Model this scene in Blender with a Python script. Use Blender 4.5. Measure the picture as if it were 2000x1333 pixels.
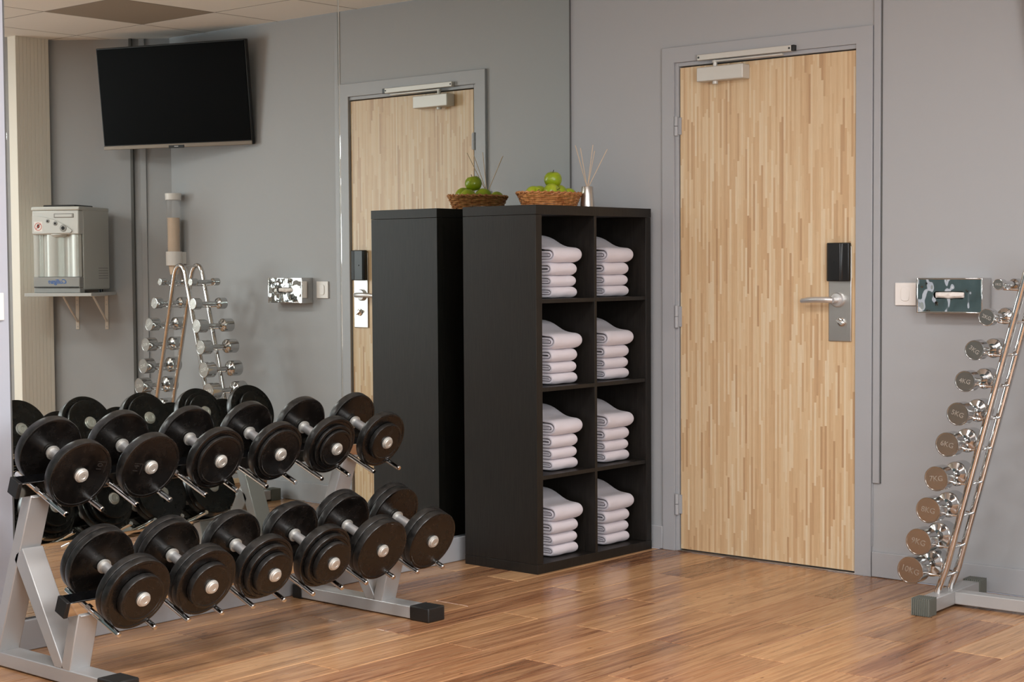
import bpy, bmesh, math, random
from mathutils import Vector, Matrix, Euler, noise
R = math.radians
rng = random.Random(7)
for o in list(bpy.data.objects): bpy.data.objects.remove(o)
S = bpy.context.scene
COL = S.collection

# ------------------------------------------------------------------ camera
FPX = 3184.69
cam_d = bpy.data.cameras.new('camera'); cam_d.sensor_width = 36; cam_d.sensor_fit = 'HORIZONTAL'
cam_d.lens = FPX / 2000 * 36; cam_d.clip_start = .05
cam = bpy.data.objects.new('camera', cam_d); COL.objects.link(cam)
ya, pi_, ro = R(40.8373), R(2.6621), R(-.3676)
fw = Vector((-math.sin(ya)*math.cos(pi_), math.cos(ya)*math.cos(pi_), -math.sin(pi_)))
rt = Vector((math.cos(ya), math.sin(ya), 0)); up = rt.cross(fw)
rt2 = rt*math.cos(ro) + up*math.sin(ro); up2 = up*math.cos(ro) - rt*math.sin(ro)
M = Matrix((rt2, up2, -fw)).transposed().to_4x4(); M.translation = (4.5963, -5.7349, 1.2315)
cam.matrix_world = M
S.camera = cam
# ------------------------------------------------------------------ world, exposure
S.view_settings.view_transform = 'Standard'; S.view_settings.look = 'None'
S.view_settings.gamma = 1; S.view_settings.use_curve_mapping = False
S.view_settings.exposure = 0.70
w = bpy.data.worlds.new('world'); S.world = w; w.use_nodes = True
w.node_tree.nodes['Background'].inputs[0].default_value = (.75, .85, 1, 1)
w.node_tree.nodes['Background'].inputs[1].default_value = .3
WINDOW_W = 86; PANEL_W = 16       # watts: daylight at the added window, each added ceiling panel
H = 2.52                           # ceiling height
XR, YF = 5.4, -7.4                 # right wall, wall behind the camera

# ------------------------------------------------------------------ helpers
def srgb(r, g, b):
    f = lambda c: (c/255/12.92) if c/255 <= .04045 else ((c/255+.055)/1.055)**2.4
    return (f(r), f(g), f(b), 1)
def mat(name, col=(.5,.5,.5,1), rough=.5, metal=0, **kw):
    m = bpy.data.materials.new(name); m.use_nodes = True
    b = m.node_tree.nodes['Principled BSDF']
    b.inputs['Base Color'].default_value = col; b.inputs['Roughness'].default_value = rough; b.inputs['Metallic'].default_value = metal
    for k, v in kw.items(): b.inputs[k.replace('_', ' ')].default_value = v
    m.diffuse_color = col
    return m
def N(m, typ, **kw):
    n = m.node_tree.nodes.new(typ)
    for k, v in kw.items(): setattr(n, k, v)
    return n
def L(m, a, b): m.node_tree.links.new(a, b)
def bsdf(m): return m.node_tree.nodes['Principled BSDF']
def coords(m, scale, kind='Object', offset_random=0):
    tc = N(m, 'ShaderNodeTexCoord'); mp = N(m, 'ShaderNodeMapping'); mp.inputs['Scale'].default_value = scale
    L(m, tc.outputs[kind], mp.inputs['Vector'])
    if offset_random:
        oi = N(m, 'ShaderNodeObjectInfo'); mul = N(m, 'ShaderNodeMath', operation='MULTIPLY'); mul.inputs[1].default_value = offset_random
        L(m, oi.outputs['Random'], mul.inputs[0]); L(m, mul.outputs[0], mp.inputs['Location'])
    return mp.outputs[0]
def noise_node(m, vec, scale=5, detail=3, rough=.55):
    n = N(m, 'ShaderNodeTexNoise'); n.inputs['Scale'].default_value = scale; n.inputs['Detail'].default_value = detail; n.inputs['Roughness'].default_value = rough
    L(m, vec, n.inputs['Vector']); return n.outputs['Fac']
def ramp(m, fac, stops):
    r = N(m, 'ShaderNodeValToRGB'); e = r.color_ramp.elements
    while len(e) < len(stops): e.new(.5)
    for x, (p, c) in zip(e, stops): x.position = p; x.color = c
    L(m, fac, r.inputs[0]); return r.outputs[0]
def bump(m, h, strength=.2, dist=.002):
    b = N(m, 'ShaderNodeBump'); b.inputs['Strength'].default_value = strength; b.inputs['Distance'].default_value = dist
    L(m, h, b.inputs['Height']); L(m, b.outputs[0], bsdf(m).inputs['Normal'])
def mix(m, fac, a, b, blend='MIX'):
    x = N(m, 'ShaderNodeMix', data_type='RGBA', blend_type=blend)
    if isinstance(fac, (int, float)): x.inputs[0].default_value = fac
    else: L(m, fac, x.inputs[0])
    for i, v in ((6, a), (7, b)):
        if isinstance(v, tuple): x.inputs[i].default_value = v
        else: L(m, v, x.inputs[i])
    return x.outputs[2]

# mesh building -----------------------------------------------------
def box(bm, x0, x1, y0, y1, z0, z1, M=None):
    vs = [bm.verts.new(p) for p in ((x0,y0,z0),(x1,y0,z0),(x1,y1,z0),(x0,y1,z0),(x0,y0,z1),(x1,y0,z1),(x1,y1,z1),(x0,y1,z1))]
    for f in ((0,3,2,1),(4,5,6,7),(0,1,5,4),(1,2,6,5),(2,3,7,6),(3,0,4,7)): bm.faces.new([vs[i] for i in f])
    if M: bmesh.ops.transform(bm, matrix=M, verts=vs)
    return vs
def frame_of(d):
    d = Vector(d).normalized(); a = Vector((0,0,1)) if abs(d.z) < .9 else Vector((1,0,0))
    u = a.cross(d).normalized(); return u, d.cross(u), d
def lathe(bm, prof, origin=(0,0,0), axis=(0,0,1), seg=32, closed=False):
    u, v, d = frame_of(axis); o = Vector(origin); rings = []
    for r, h in prof:
        if r < 1e-6: rings.append([bm.verts.new(o + d*h)])
        else: rings.append([bm.verts.new(o + d*h + (u*math.cos(2*math.pi*i/seg) + v*math.sin(2*math.pi*i/seg))*r) for i in range(seg)])
    pairs = list(zip(rings, rings[1:])) + ([(rings[-1], rings[0])] if closed else [])
    for a, b in pairs:
        for i in range(seg):
            j = (i+1) % seg
            q = [a[i % len(a)], a[j % len(a)], b[j % len(b)], b[i % len(b)]]
            q2 = []
            for x in q:
                if x not in q2: q2.append(x)
            if len(q2) > 2: bm.faces.new(q2)
    if not closed:
        if len(rings[0]) > 1: bm.faces.new(rings[0][::-1])
        if len(rings[-1]) > 1: bm.faces.new(rings[-1])
def cyl(bm, p0, p1, r, seg=20, r2=None):
    p0, p1 = Vector(p0), Vector(p1); lathe(bm, [(r, 0), (r if r2 is None else r2, (p1-p0).length)], p0, p1-p0, seg)
def tube(bm, pts, r, seg=12, cap=True, closed=False):
    pts = [Vector(p) for p in pts]; n = len(pts); rings = []; u = None
    for i, p in enumerate(pts):
        if closed: d = pts[(i+1) % n] - pts[i-1]
        else: d = pts[min(i+1, n-1)] - pts[max(i-1, 0)]
        d.normalize()
        if u is None: u = frame_of(d)[0]
        u = (u - d*u.dot(d)).normalized(); v = d.cross(u)
        rr = r[i] if isinstance(r, (list, tuple)) else r
        rings.append([bm.verts.new(p + (u*math.cos(2*math.pi*k/seg) + v*math.sin(2*math.pi*k/seg))*rr) for k in range(seg)])
    for i in range(n if closed else n-1):
        a, b = rings[i], rings[(i+1) % n]
        for k in range(seg): bm.faces.new((a[k], a[(k+1) % seg], b[(k+1) % seg], b[k]))
    if cap and not closed: bm.faces.new(rings[0][::-1]); bm.faces.new(rings[-1])
def prism(bm, poly, y0, y1):      # polygon in x,z extruded along y
    a = [bm.verts.new((x, y0, z)) for x, z in poly]; b = [bm.verts.new((x, y1, z)) for x, z in poly]; n = len(poly)
    bm.faces.new(a); bm.faces.new(b[::-1])
    for i in range(n): bm.faces.new((a[i], b[i], b[(i+1) % n], a[(i+1) % n]))
def sphere(bm, c, r, seg=20, rings=12, sc=(1,1,1)):
    v = bmesh.ops.create_uvsphere(bm, u_segments=seg, v_segments=rings, radius=r)['verts']
    bmesh.ops.transform(bm, matrix=Matrix.Translation(c) @ Matrix.Diagonal((*sc, 1)), verts=v); return v
def mesh(name, bm, m=None, smooth=True, angle=32):
    bmesh.ops.recalc_face_normals(bm, faces=bm.faces); me = bpy.data.meshes.new(name); bm.to_mesh(me); bm.free()
    if smooth:
        me.shade_smooth(); me.set_sharp_from_angle(angle=R(angle))
    if m: me.materials.append(m)
    return me
def obj(name, bm, m=None, parent=None, bevel=0, seg=2, smooth=True, angle=32):
    me = bm if isinstance(bm, bpy.types.Mesh) else mesh(name, bm, m, smooth, angle)
    o = bpy.data.objects.new(name, me); COL.objects.link(o)
    if parent: o.parent = parent
    if bevel:
        b = o.modifiers.new('bevel', 'BEVEL'); b.width = bevel; b.segments = seg; b.limit_method = 'ANGLE'; b.angle_limit = R(40)
    return o
def B(*a, M=None):
    bm = bmesh.new(); box(bm, *a, M=M); return bm
def tag(o, label, cat, group=None):
    o['label'] = label; o['category'] = cat
    if group: o['group'] = group
    return o
def struct(o, label=None, cat=None):
    o['kind'] = 'structure'
    if label: tag(o, label, cat)
    return o
def thing(name, label, cat, loc=(0,0,0), rot=(0,0,0), group=None):
    o = bpy.data.objects.new(name, None); COL.objects.link(o); o.location = loc; o.rotation_euler = rot; o.empty_display_size = .05
    return tag(o, label, cat, group)
def dup(o, parent=None):
    c = o.copy(); COL.objects.link(c); c.parent = parent
    for ch in list(o.children): dup(ch, c)
    return c
def text_mesh(s, size, m, extrude=.0004, shear=0, bold=0):
    cu = bpy.data.curves.new('lettering', 'FONT'); cu.body = s; cu.size = size; cu.extrude = extrude; cu.align_x = 'CENTER'; cu.align_y = 'CENTER'
    cu.shear = shear; cu.offset = bold; cu.resolution_u = 3
    t = bpy.data.objects.new('lettering', cu); COL.objects.link(t)
    dg = bpy.context.evaluated_depsgraph_get(); me = bpy.data.meshes.new_from_object(t.evaluated_get(dg))
    bpy.data.objects.remove(t); bpy.data.curves.remove(cu)
    me.materials.clear(); me.materials.append(m); return me

# ------------------------------------------------------------------ materials
m_wall = mat('grey_wall_paint', srgb(170,171,173), .55)
bump(m_wall, noise_node(m_wall, coords(m_wall, (1,1,1)), 260, 3), .06, .001)
m_trim = mat('grey_gloss_paint', srgb(169,170,173), .40)
m_white_wall = mat('white_wall_paint', srgb(182,184,193), .5)
m_teal_wall = mat('teal_wall_paint', srgb(52,72,74), .5)
bump(m_white_wall, noise_node(m_white_wall, coords(m_white_wall, (1,1,1)), 240, 3), .05, .001)
m_tile = mat('ceiling_tile', srgb(252,249,244), .9)
bump(m_tile, noise_node(m_tile, coords(m_tile, (1,1,1)), 180, 4), .15, .002)
m_tile_dark = mat('ceiling_tile_brown', srgb(164,152,138), .9)
bump(m_tile_dark, noise_node(m_tile_dark, coords(m_tile_dark, (1,1,1)), 180, 4), .15, .002)
m_grid = mat('ceiling_grid', srgb(150,142,132), .5)
m_mirror = mat('mirror_silver', (.715,.75,.715,1), .0, 1)
m_mirror_edge = mat('polished_glass_edge', (.62,.66,.64,1), .2, .8)
m_mirror_back = mat('mirror_backing', srgb(60,62,62), .6)
m_column = mat('cream_ribbed_cladding', srgb(240,234,222), .45)
m_dark_trim = mat('dark_grey_conduit_and_shade', srgb(92,92,90), .5)
m_white_plastic = mat('white_plastic', srgb(238,233,228), .35)
m_black_plastic = mat('black_plastic', srgb(18,18,19), .32)
m_chrome = mat('chrome', (.70,.69,.675,1), .07, 1)
m_chrome_head = mat('chrome_head', (.56,.56,.555,1), .10, 1)
m_chrome_worn = mat('chrome_worn', (.76,.74,.71,1), .16, 1)
m_steel = mat('brushed_steel', (.60,.585,.56,1), .34, 1)
m_handle = mat('satin_handle', (.70,.69,.68,1), .36, .75)
m_bolt = mat('zinc_bolt', (.62,.60,.55,1), .42, .6)
m_face = mat('dulled_chrome_face', (.56,.53,.49,1), .22, 1)
m_silver = mat('silver_paint', srgb(184,183,182), .36, .35)
bump(m_silver, noise_node(m_silver, coords(m_silver, (1,1,1)), 420, 2), .05, .0006)
m_rubber = mat('black_rubber', srgb(27,26,25), .42)
bump(m_rubber, noise_node(m_rubber, coords(m_rubber, (1,1,1)), 300, 3), .1, .0008)
m_iron = mat('black_painted_iron', srgb(19,17,16), .3)
_v = coords(m_iron, (1,1,1), offset_random=9)
_n = noise_node(m_iron, _v, 26, 5, .65)
L(m_iron, ramp(m_iron, _n, [(.3, (.16,.16,.16,1)), (.7, (.34,.34,.34,1))]), bsdf(m_iron).inputs['Roughness'])
L(m_iron, ramp(m_iron, _n, [(.35, srgb(12,10,9)), (.75, srgb(22,19,17))]), bsdf(m_iron).inputs['Base Color'])
m_iron_rim = mat('worn_iron_rim', srgb(44,43,42), .32)
L(m_iron_rim, ramp(m_iron_rim, noise_node(m_iron_rim, coords(m_iron_rim, (1,1,1), offset_random=7), 40, 5, .7), [(.38, srgb(17,16,15)), (.72, srgb(48,46,44))]), bsdf(m_iron_rim).inputs['Base Color'])
m_emboss = mat('raised_black_figures', srgb(40,37,35), .35)
m_engrave = mat('engraved_figures', (.60,.57,.53,1), .40, 1)
m_grey_rubber = mat('grey_ribbed_rubber', srgb(104,106,98), .6)
m_rail_top = mat('black_gloss_rail', srgb(10,10,11), .12)

m_cab = mat('black_brown_wood', srgb(38,34,31), .45)
bsdf(m_cab).inputs['Specular IOR Level'].default_value = .32
_v = coords(m_cab, (60,60,3.2)); _n = noise_node(m_cab, _v, 3, 5, .6)
L(m_cab, ramp(m_cab, _n, [(.3, srgb(21,18,16)), (.7, srgb(37,33,29))]), bsdf(m_cab).inputs['Base Color']); bump(m_cab, _n, .12, .0008)
m_towel = mat('white_terry', srgb(228,220,226), .95)
bsdf(m_towel).inputs['Sheen Weight'].default_value = .2
_v = coords(m_towel, (1,1,1), offset_random=5); bump(m_towel, noise_node(m_towel, _v, 420, 3, .7), .55, .003)
m_apple = mat('green_apple_skin', srgb(132,160,20), .28)
_v = coords(m_apple, (1,1,1), offset_random=11)
L(m_apple, ramp(m_apple, noise_node(m_apple, _v, 16, 4, .6), [(.3, srgb(122,146,14)), (.55, srgb(150,166,28)), (.8, srgb(180,186,62))]), bsdf(m_apple).inputs['Base Color'])
m_stem = mat('apple_stem', srgb(62,44,26), .7)
m_wicker = mat('wicker', srgb(180,114,62), .5)
L(m_wicker, ramp(m_wicker, noise_node(m_wicker, coords(m_wicker, (1,1,1)), 60, 3), [(.3, srgb(150,86,42)), (.7, srgb(208,146,88))]), bsdf(m_wicker).inputs['Base Color'])
m_reed = mat('reed_stick', srgb(214,190,164), .7)

# wooden floor: grain runs along each plank (local y)
m_floor = mat('laminate_plank', srgb(170,115,70), .3)
_v = coords(m_floor, (17, .75, 1), offset_random=37)
_a = noise_node(m_floor, _v, 2.2, 6, .62)
_v2 = coords(m_floor, (80, 2.0, 1), offset_random=61)
_b = noise_node(m_floor, _v2, 2.0, 3, .5)
_oi = N(m_floor, 'ShaderNodeObjectInfo')
_tone = ramp(m_floor, _oi.outputs['Random'], [(0, srgb(112,72,50)), (.25, srgb(194,146,102)), (.5, srgb(146,98,68)), (.75, srgb(212,168,122)), (1, srgb(166,112,74))])
_c = ramp(m_floor, _a, [(.33, srgb(86,54,37)), (.43, srgb(142,94,62)), (.54, srgb(208,162,118)), (.64, srgb(172,118,78)), (.74, srgb(122,78,54))])
_c = mix(m_floor, .62, _c, _tone)
_g = ramp(m_floor, _b, [(.36, (.52,.48,.45,1)), (.52, (1,1,1,1))])
_c = mix(m_floor, .55, _c, mix(m_floor, 1.0, _c, _g, 'MULTIPLY'))
_k = noise_node(m_floor, coords(m_floor, (26, 5, 1), offset_random=13), 2.6, 2, .5)      # small dark knots
_c = mix(m_floor, ramp(m_floor, _k, [(.70, (0,0,0,1)), (.78, (1,1,1,1))]), _c, srgb(92,56,36))
L(m_floor, _c, bsdf(m_floor).inputs['Base Color'])
L(m_floor, ramp(m_floor, _b, [(.3, (.28,.28,.28,1)), (.7, (.19,.19,.19,1))]), bsdf(m_floor).inputs['Roughness'])
bump(m_floor, _b, .08, .0006)
m_subfloor = mat('floor_joint', srgb(70,44,28), .8)

# door: narrow vertical staves of mixed length and tone
m_door = mat('stave_wood_door', srgb(214,180,134), .36)
tc = N(m_door, 'ShaderNodeTexCoord'); sx = N(m_door, 'ShaderNodeSeparateXYZ'); L(m_door, tc.outputs['Object'], sx.inputs[0])
def math_n(m, op, a, b=None):
    n = N(m, 'ShaderNodeMath', operation=op)
    for i, v in enumerate((a, b)):
        if v is None: continue
        if isinstance(v, (int, float)): n.inputs[i].default_value = v
        else: L(m, v, n.inputs[i])
    return n.outputs[0]
def white(m, a, b=None):
    c = N(m, 'ShaderNodeCombineXYZ'); L(m, a, c.inputs[0])
    if b is not None: L(m, b, c.inputs[1])
    n = N(m, 'ShaderNodeTexWhiteNoise', noise_dimensions='2D'); L(m, c.outputs[0], n.inputs['Vector']); return n.outputs['Value']
_i = math_n(m_door, 'FLOOR', math_n(m_door, 'DIVIDE', sx.outputs['X'], .0096))
_r = white(m_door, _i)
_len = math_n(m_door, 'ADD', math_n(m_door, 'MULTIPLY', _r, 3.2), 2.8)
_j = math_n(m_door, 'FLOOR', math_n(m_door, 'ADD', math_n(m_door, 'MULTIPLY', sx.outputs['Z'], _len), math_n(m_door, 'MULTIPLY', _r, 37.0)))
_w = white(m_door, _i, _j)
_gr = noise_node(m_door, coords(m_door, (160, 160, 5)), 3, 3, .6)
_c = ramp(m_door, _w, [(0, srgb(192,156,118)), (.15, srgb(208,174,134)), (.5, srgb(218,188,148)), (.8, srgb(223,197,160)), (1, srgb(228,208,176))])
_c = mix(m_door, .35, _c, mix(m_door, 1.0, _c, ramp(m_door, _gr, [(.3, (.72,.68,.62,1)), (.65, (1,1,1,1))]), 'MULTIPLY'))
L(m_door, _c, bsdf(m_door).inputs['Base Color'])

# ------------------------------------------------------------------ the room
PX = [.155 + .165*i for i in range(-1, 33)]
floor = struct(obj('floor', B(0, XR, YF, 0, -.06, -.004), m_subfloor, smooth=False), 'brown laminate plank floor of the gym room', 'floor')
pl_me = None
bm = bmesh.new(); box(bm, -.0820, .0820, -.4694, .4694, -.004, 0)
bmesh.ops.bevel(bm, geom=[e for e in bm.edges if all(v.co.z > -.001 for v in e.verts)], offset=.0028, segments=1, affect='EDGES')
pl_me = mesh('plank', bm, m_floor, smooth=False)
full_w = {}
for i, x0 in enumerate(PX):
    xa, xb = max(0, x0), min(XR, x0+.165)
    if xb - xa < .02: continue
    off = -.01 if i % 2 == 0 else -.48          # brick bond, rows half a plank apart
    k = -1
    while True:
        y1 = off + .94 - .94*k - .94; y0 = y1 - .94; k += 1
        if y1 < YF: break
        ya_, yb_ = max(YF, y0), min(0, y1)
        if yb_ - ya_ < .02: continue
        o = bpy.data.objects.new('plank', pl_me); COL.objects.link(o); o.parent = floor
        o.location = ((xa+xb)/2, (ya_+yb_)/2, 0); o.scale = ((xb-xa)/.165, (yb_-ya_)/.94, 1)

# walls
DX0, DX1, DZ = .5893, 1.4302, 2.063        # door leaf
bm = bmesh.new()
box(bm, -.15, .53, 0, .15, 0, H); box(bm, 1.49, 2.93, 0, .15, 0, H); box(bm, .53, 1.49, 0, .15, 2.11, H); box(bm, .53, 1.49, .10, .15, 0, 2.11)
wall_back = struct(obj('wall_back', bm, m_wall, smooth=False), 'grey painted wall around the wooden door', 'wall')
wall_left = struct(obj('wall_left', B(-.15, -.008, -2.857, 0, 0, H), m_wall, smooth=False), 'grey wall carrying the mirror panels', 'wall')
struct(obj('wall_side', B(-.15, 0, -3.22, -2.862, 0, H), m_white_wall, smooth=False), 'white painted wall strip left of the mirror', 'wall')
struct(obj('wall_near_added', B(-.15, 0, YF, -3.22, 0, H), m_teal_wall, smooth=False), 'added unseen dark teal wall beside the camera, beyond the white strip', 'wall')  # unseen wall, added dark teal for what the chrome reflects
def wall_between(name, a, b, th, mm, label):
    a, b = Vector((*a, 0)), Vector((*b, 0)); d = (b-a).normalized(); n = Vector((-d.y, d.x, 0))
    M = Matrix((d, n, Vector((0,0,1)))).transposed().to_4x4(); M.translation = a
    return struct(obj(name, B(0, (b-a).length, 0, th, 0, H, M=M), mm, smooth=False), label, 'wall')
CA, CB = (2.893, 0), (3.56, -.4935)
wall_between('wall_corner', CA, CB, .12, m_wall, 'grey angled corner wall behind the water cooler')
wall_between('wall_recess', (3.44, -.60), (XR, -2.24), .12, m_wall, 'grey angled wall beyond the cream column')
WY0, WY1, WZ0, WZ1 = -5.3, -2.9, .85, 2.3
bm = bmesh.new()
box(bm, XR, XR+.15, YF, WY0, 0, H); box(bm, XR, XR+.15, WY1, -2.24, 0, H); box(bm, XR, XR+.15, WY0, WY1, 0, WZ0); box(bm, XR, XR+.15, WY0, WY1, WZ1, H)
struct(obj('wall_right', bm, m_wall, smooth=False), 'grey wall with the added window, behind the camera', 'wall')
struct(obj('wall_front', B(0, XR, YF-.15, YF, 0, H), m_wall, smooth=False), 'grey wall behind the camera', 'wall')

# added unseen window in the right wall, for side light (daylight)
win = struct(thing('added_window_1', 'added unseen wide white framed window in the wall to the right', 'window', (XR, (WY0+WY1)/2, WZ0)))
ww, wh = (WY1-WY0)/2, WZ1-WZ0
for y in (-ww, -.03, ww-.06): obj('window_frame', B(.02, .09, y, y+.06, 0, wh), m_white_plastic, win, .004)
for z in (0, wh-.06): obj('window_frame', B(.02, .09, -ww+.06, ww-.06, z, z+.06), m_white_plastic, win, .004)
obj('window_sill', B(-.1, .1, -ww-.04, ww+.04, -.035, 0), m_white_plastic, win, .004)
ld = bpy.data.lights.new('window_fill', 'AREA'); ld.shape = 'RECTANGLE'; ld.size = ww*2; ld.size_y = wh; ld.energy = WINDOW_W; ld.color = (.90, .96, 1)
lo = bpy.data.objects.new('window_fill', ld); COL.objects.link(lo); lo.location = (XR+.12, (WY0+WY1)/2, (WZ0+WZ1)/2); lo.rotation_euler = (R(90), 0, R(90))

# ceiling: mineral tiles in a lay-in grid
GX = [.17 + .6*i for i in range(-1, 10)]; GY = [-.42 - .6*i for i in range(-1, 13)]
ceil = struct(obj('ceiling', B(0, XR, YF, 0, H+.03, H+.08), m_grid, smooth=False), 'suspended ceiling of off-white square tiles', 'ceiling')
bm = bmesh.new()
for x in GX:
    if 0 < x < XR: box(bm, x-.011, x+.011, YF, 0, H-.0005, H+.03)
for y in GY:
    if YF < y < 0: box(bm, 0, XR, y-.011, y+.011, H-.0003, H+.0298)
obj('grid_bars', bm, m_grid, ceil, smooth=False)
PANELS = [(1.67, -2.52), (1.67, -4.32), (3.47, -2.52), (3.47, -4.32), (3.47, -6.12), (1.67, -6.12)]  # panels added out of view to supply overhead light
bm = bmesh.new(); box(bm, -.5, .5, -.5, .5, 0, .02); tile_me = mesh('tile', bm, m_tile, smooth=False)
tile_dk = tile_me.copy(); tile_dk.materials.clear(); tile_dk.materials.append(m_tile_dark)
for x in GX:
    for y in GY:
        xa, xb, ya_, yb_ = max(0, x), min(XR, x+.6), max(YF, y-.6), min(0, y)
        if xb-xa < .03 or yb_-ya_ < .03: continue
        cx, cy = (xa+xb)/2, (ya_+yb_)/2
        if any(abs(px-cx) < .1 and abs(py-cy) < .1 for px, py in PANELS): continue
        dk = abs(cx-2.27) < .1 and abs(cy+.72) < .1
        o = obj('tile', tile_dk if dk else tile_me, parent=ceil); o.location = (cx, cy, H-.001); o.scale = (xb-xa-.012, yb_-ya_-.012, 1)
        if dk: o['label'] = 'brownish grey square ceiling tile'
m_led = mat('lit_diffuser', (1,1,1,1), .6); bsdf(m_led).inputs['Emission Color'].default_value = (.97,.98,1,1); bsdf(m_led).inputs['Emission Strength'].default_value = 2.0
for i, (x, y) in enumerate(PANELS):
    t = thing('ceiling_fill_panel', ['added square ceiling fill panel in front of the dumbbell rack', 'added square ceiling fill panel second from the mirror end', 'added square ceiling fill panel nearest the column', 'added square ceiling fill panel above the camera side', 'added square ceiling fill panel at the far room end, window side', 'added square ceiling fill panel at the far room end, mirror side'][i], 'ceiling light', (x, y, H), group='added ceiling fill panels')
    bm = bmesh.new()
    for s in (-1, 1): box(bm, -.295, .295, s*.285-.01, s*.285+.01, -.006, .02); box(bm, s*.285-.01, s*.285+.01, -.275, .275, -.006, .02)
    obj('frame', bm, m_white_plastic, t, smooth=False)
    obj('diffuser', B(-.275, .275, -.275, .275, .002, .012), m_led, t, smooth=False)
    ld = bpy.data.lights.new('panel_fill', 'AREA'); ld.shape = 'SQUARE'; ld.size = .54; ld.energy = PANEL_W; ld.color = (.96, .98, 1)
    lo = bpy.data.objects.new('panel_fill', ld); COL.objects.link(lo); lo.parent = t; lo.location = (0, 0, -.004)

# baseboards
def bb(name, a, b, label, mm=m_trim):
    a, b = Vector((*a, 0)), Vector((*b, 0)); d = (b-a).normalized(); n = Vector((d.y, -d.x, 0))
    M = Matrix((d, n, Vector((0,0,1)))).transposed().to_4x4(); M.translation = a
    bm = bmesh.new(); vs = box(bm, 0, (b-a).length, 0, .013, .001, .10); bmesh.ops.transform(bm, matrix=M, verts=bm.verts)
    return struct(obj(name, bm, mm, bevel=.003), label, 'baseboard')
bb('baseboard_left', (0, -2.857), (0, -.016), 'grey baseboard under the mirror')
bb('baseboard_side', (0, -3.22), (0, -2.862), 'light baseboard on the white wall strip', m_white_wall)
bb('baseboard_back', (.014, 0), (.503, 0), 'short grey baseboard between cabinet and door')
bb('baseboard_door', (1.507, 0), (2.92, 0), 'grey baseboard right of the door')
bb('baseboard_corner', CA, (3.39, -.3678), 'grey baseboard under the water cooler')
bb('baseboard_recess', (3.62, -.77), (XR, -2.24), 'grey baseboard on the angled recess wall')

# mirror: two tall panes
for name, y0, y1, label in (('wall_mirror', -2.857, -1.4205, 'tall frameless mirror pane above the dumbbell rack'), ('wall_mirror', -1.4160, -.012, 'tall frameless mirror pane behind the dark cabinet')):
    t = thing(name, label, 'mirror', (-.0075, y0, .105), group='mirror panes')
    obj('glass', B(.003, .0075, 0, y1-y0, 0, H-.108), m_mirror, t, .0012, 1)
    obj('backing', B(0, .003, .002, y1-y0-.002, .002, H-.11), m_mirror_back, t, smooth=False)
struct(obj('trim_1', B(-.008, .0005, -1.4205, -1.4160, .105, H-.003), m_mirror_edge, smooth=False), 'thin bright joint strip between the mirror panes', 'trim')
struct(obj('trim_2', B(-.008, -.001, -.012, 0, .10, H), m_dark_trim, smooth=False), 'dark joint line between mirror and door wall', 'trim')
struct(obj('trim_3', B(-.006, .0015, -2.862, -2.857, .105, H), m_dark_trim, smooth=False), 'dark edge line at the mirror\'s left end', 'trim')

# raised strip and cover profile right of the door
struct(obj('trim_4', B(1.507, 1.536, -.010, 0, .37, H), m_trim, bevel=.002), 'grey vertical cover strip right of the door', 'trim')
struct(obj('trim_5', B(1.4995, 1.507, -.006, 0, .12, .37), m_trim, bevel=.001), 'narrow grey edge strip low beside the door', 'trim')

struct(obj('shade_strip', B(1.536, 1.541, -.003, 0, .37, H), m_dark_trim, smooth=False), 'dark strip standing in for the shadow along the cover strip', 'trim')  # shade beside the cover strip, put in as a thin dark strip

# column and the conduit in the far corner
bm = bmesh.new(); box(bm, 3.424, 3.62, -.648, -.436, 0, H)
for i in range(9):
    y = -.648 + .212*(i+.5)/9; box(bm, 3.420, 3.426, y-.0114, y+.0114, 0, H)
tag(obj('column', bm, m_column, bevel=.0015), 'cream ribbed column beside the water cooler', 'column')
ND = Vector((-.595, -.804, 0)).normalized(); DD = Vector((.804, -.595, 0)).normalized()
def diag(s, d, z): return Vector((*CA, 0)) + DD*s + ND*d + Vector((0, 0, z))
MD = Matrix((DD, -ND, Vector((0,0,1)))).transposed().to_4x4(); MD.translation = Vector((*CA, 0))      # x along wall, -y out of it
for nm, s0, s1, d, mm, lab in (('trim_6', .212, .229, .022, m_dark_trim, 'dark vertical conduit in the corner by the water cooler'), ('trim_7', .142, .174, .010, m_wall, 'grey vertical strip at the room corner under the screen')):
    struct(obj(nm, B(s0, s1, -d, 0, .1, H, M=MD), mm, bevel=.002), lab, 'trim')

# ------------------------------------------------------------------ door
door = struct(thing('door_1', 'light wood stave door in a grey frame', 'door', (DX0, 0, 0)))
dw = DX1 - DX0
leaf = obj('leaf', B(.002, dw-.002, 0, .042, .010, DZ), m_door, door, .0015)
bm = bmesh.new()       # frame with a rebate around the leaf
fo, fi = .084, .022
prism(bm, [(-fo, 0), (-fi, 0), (-fi, DZ+.022), (dw+.002, DZ+.022), (dw+.002, 0), (dw+.074, 0), (dw+.074, DZ+.088), (-fo, DZ+.088)], -.014, .02)
box(bm, -fi, -.004, -.004, .06, 0, DZ+.022); box(bm, -.004, dw+.002, -.004, .06, DZ+.005, DZ+.022)
box(bm, -.06, -.004, .02, .10, 0, DZ+.045); box(bm, dw+.002, dw+.058, .02, .10, 0, DZ+.045)
obj('door_frame', bm, m_trim, door, .0018)
obj('threshold', B(-.004, dw+.002, -.012, .05, 0, .005), m_steel, door, .001)
for z0, z1 in ((1.777, 1.857), (.961, 1.055), (.158, .247)):
    bm = bmesh.new(); c = (z0+z1)/2
    cyl(bm, (-.011, -.012, z0), (-.011, -.012, c-.001), .0085, 16); cyl(bm, (-.011, -.012, c+.001), (-.011, -.012, z1), .0085, 16)
    box(bm, -.009, .010, -.006, -.0005, z0+.004, z1-.004)
    obj('hinge', bm, m_trim, leaf)
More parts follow.
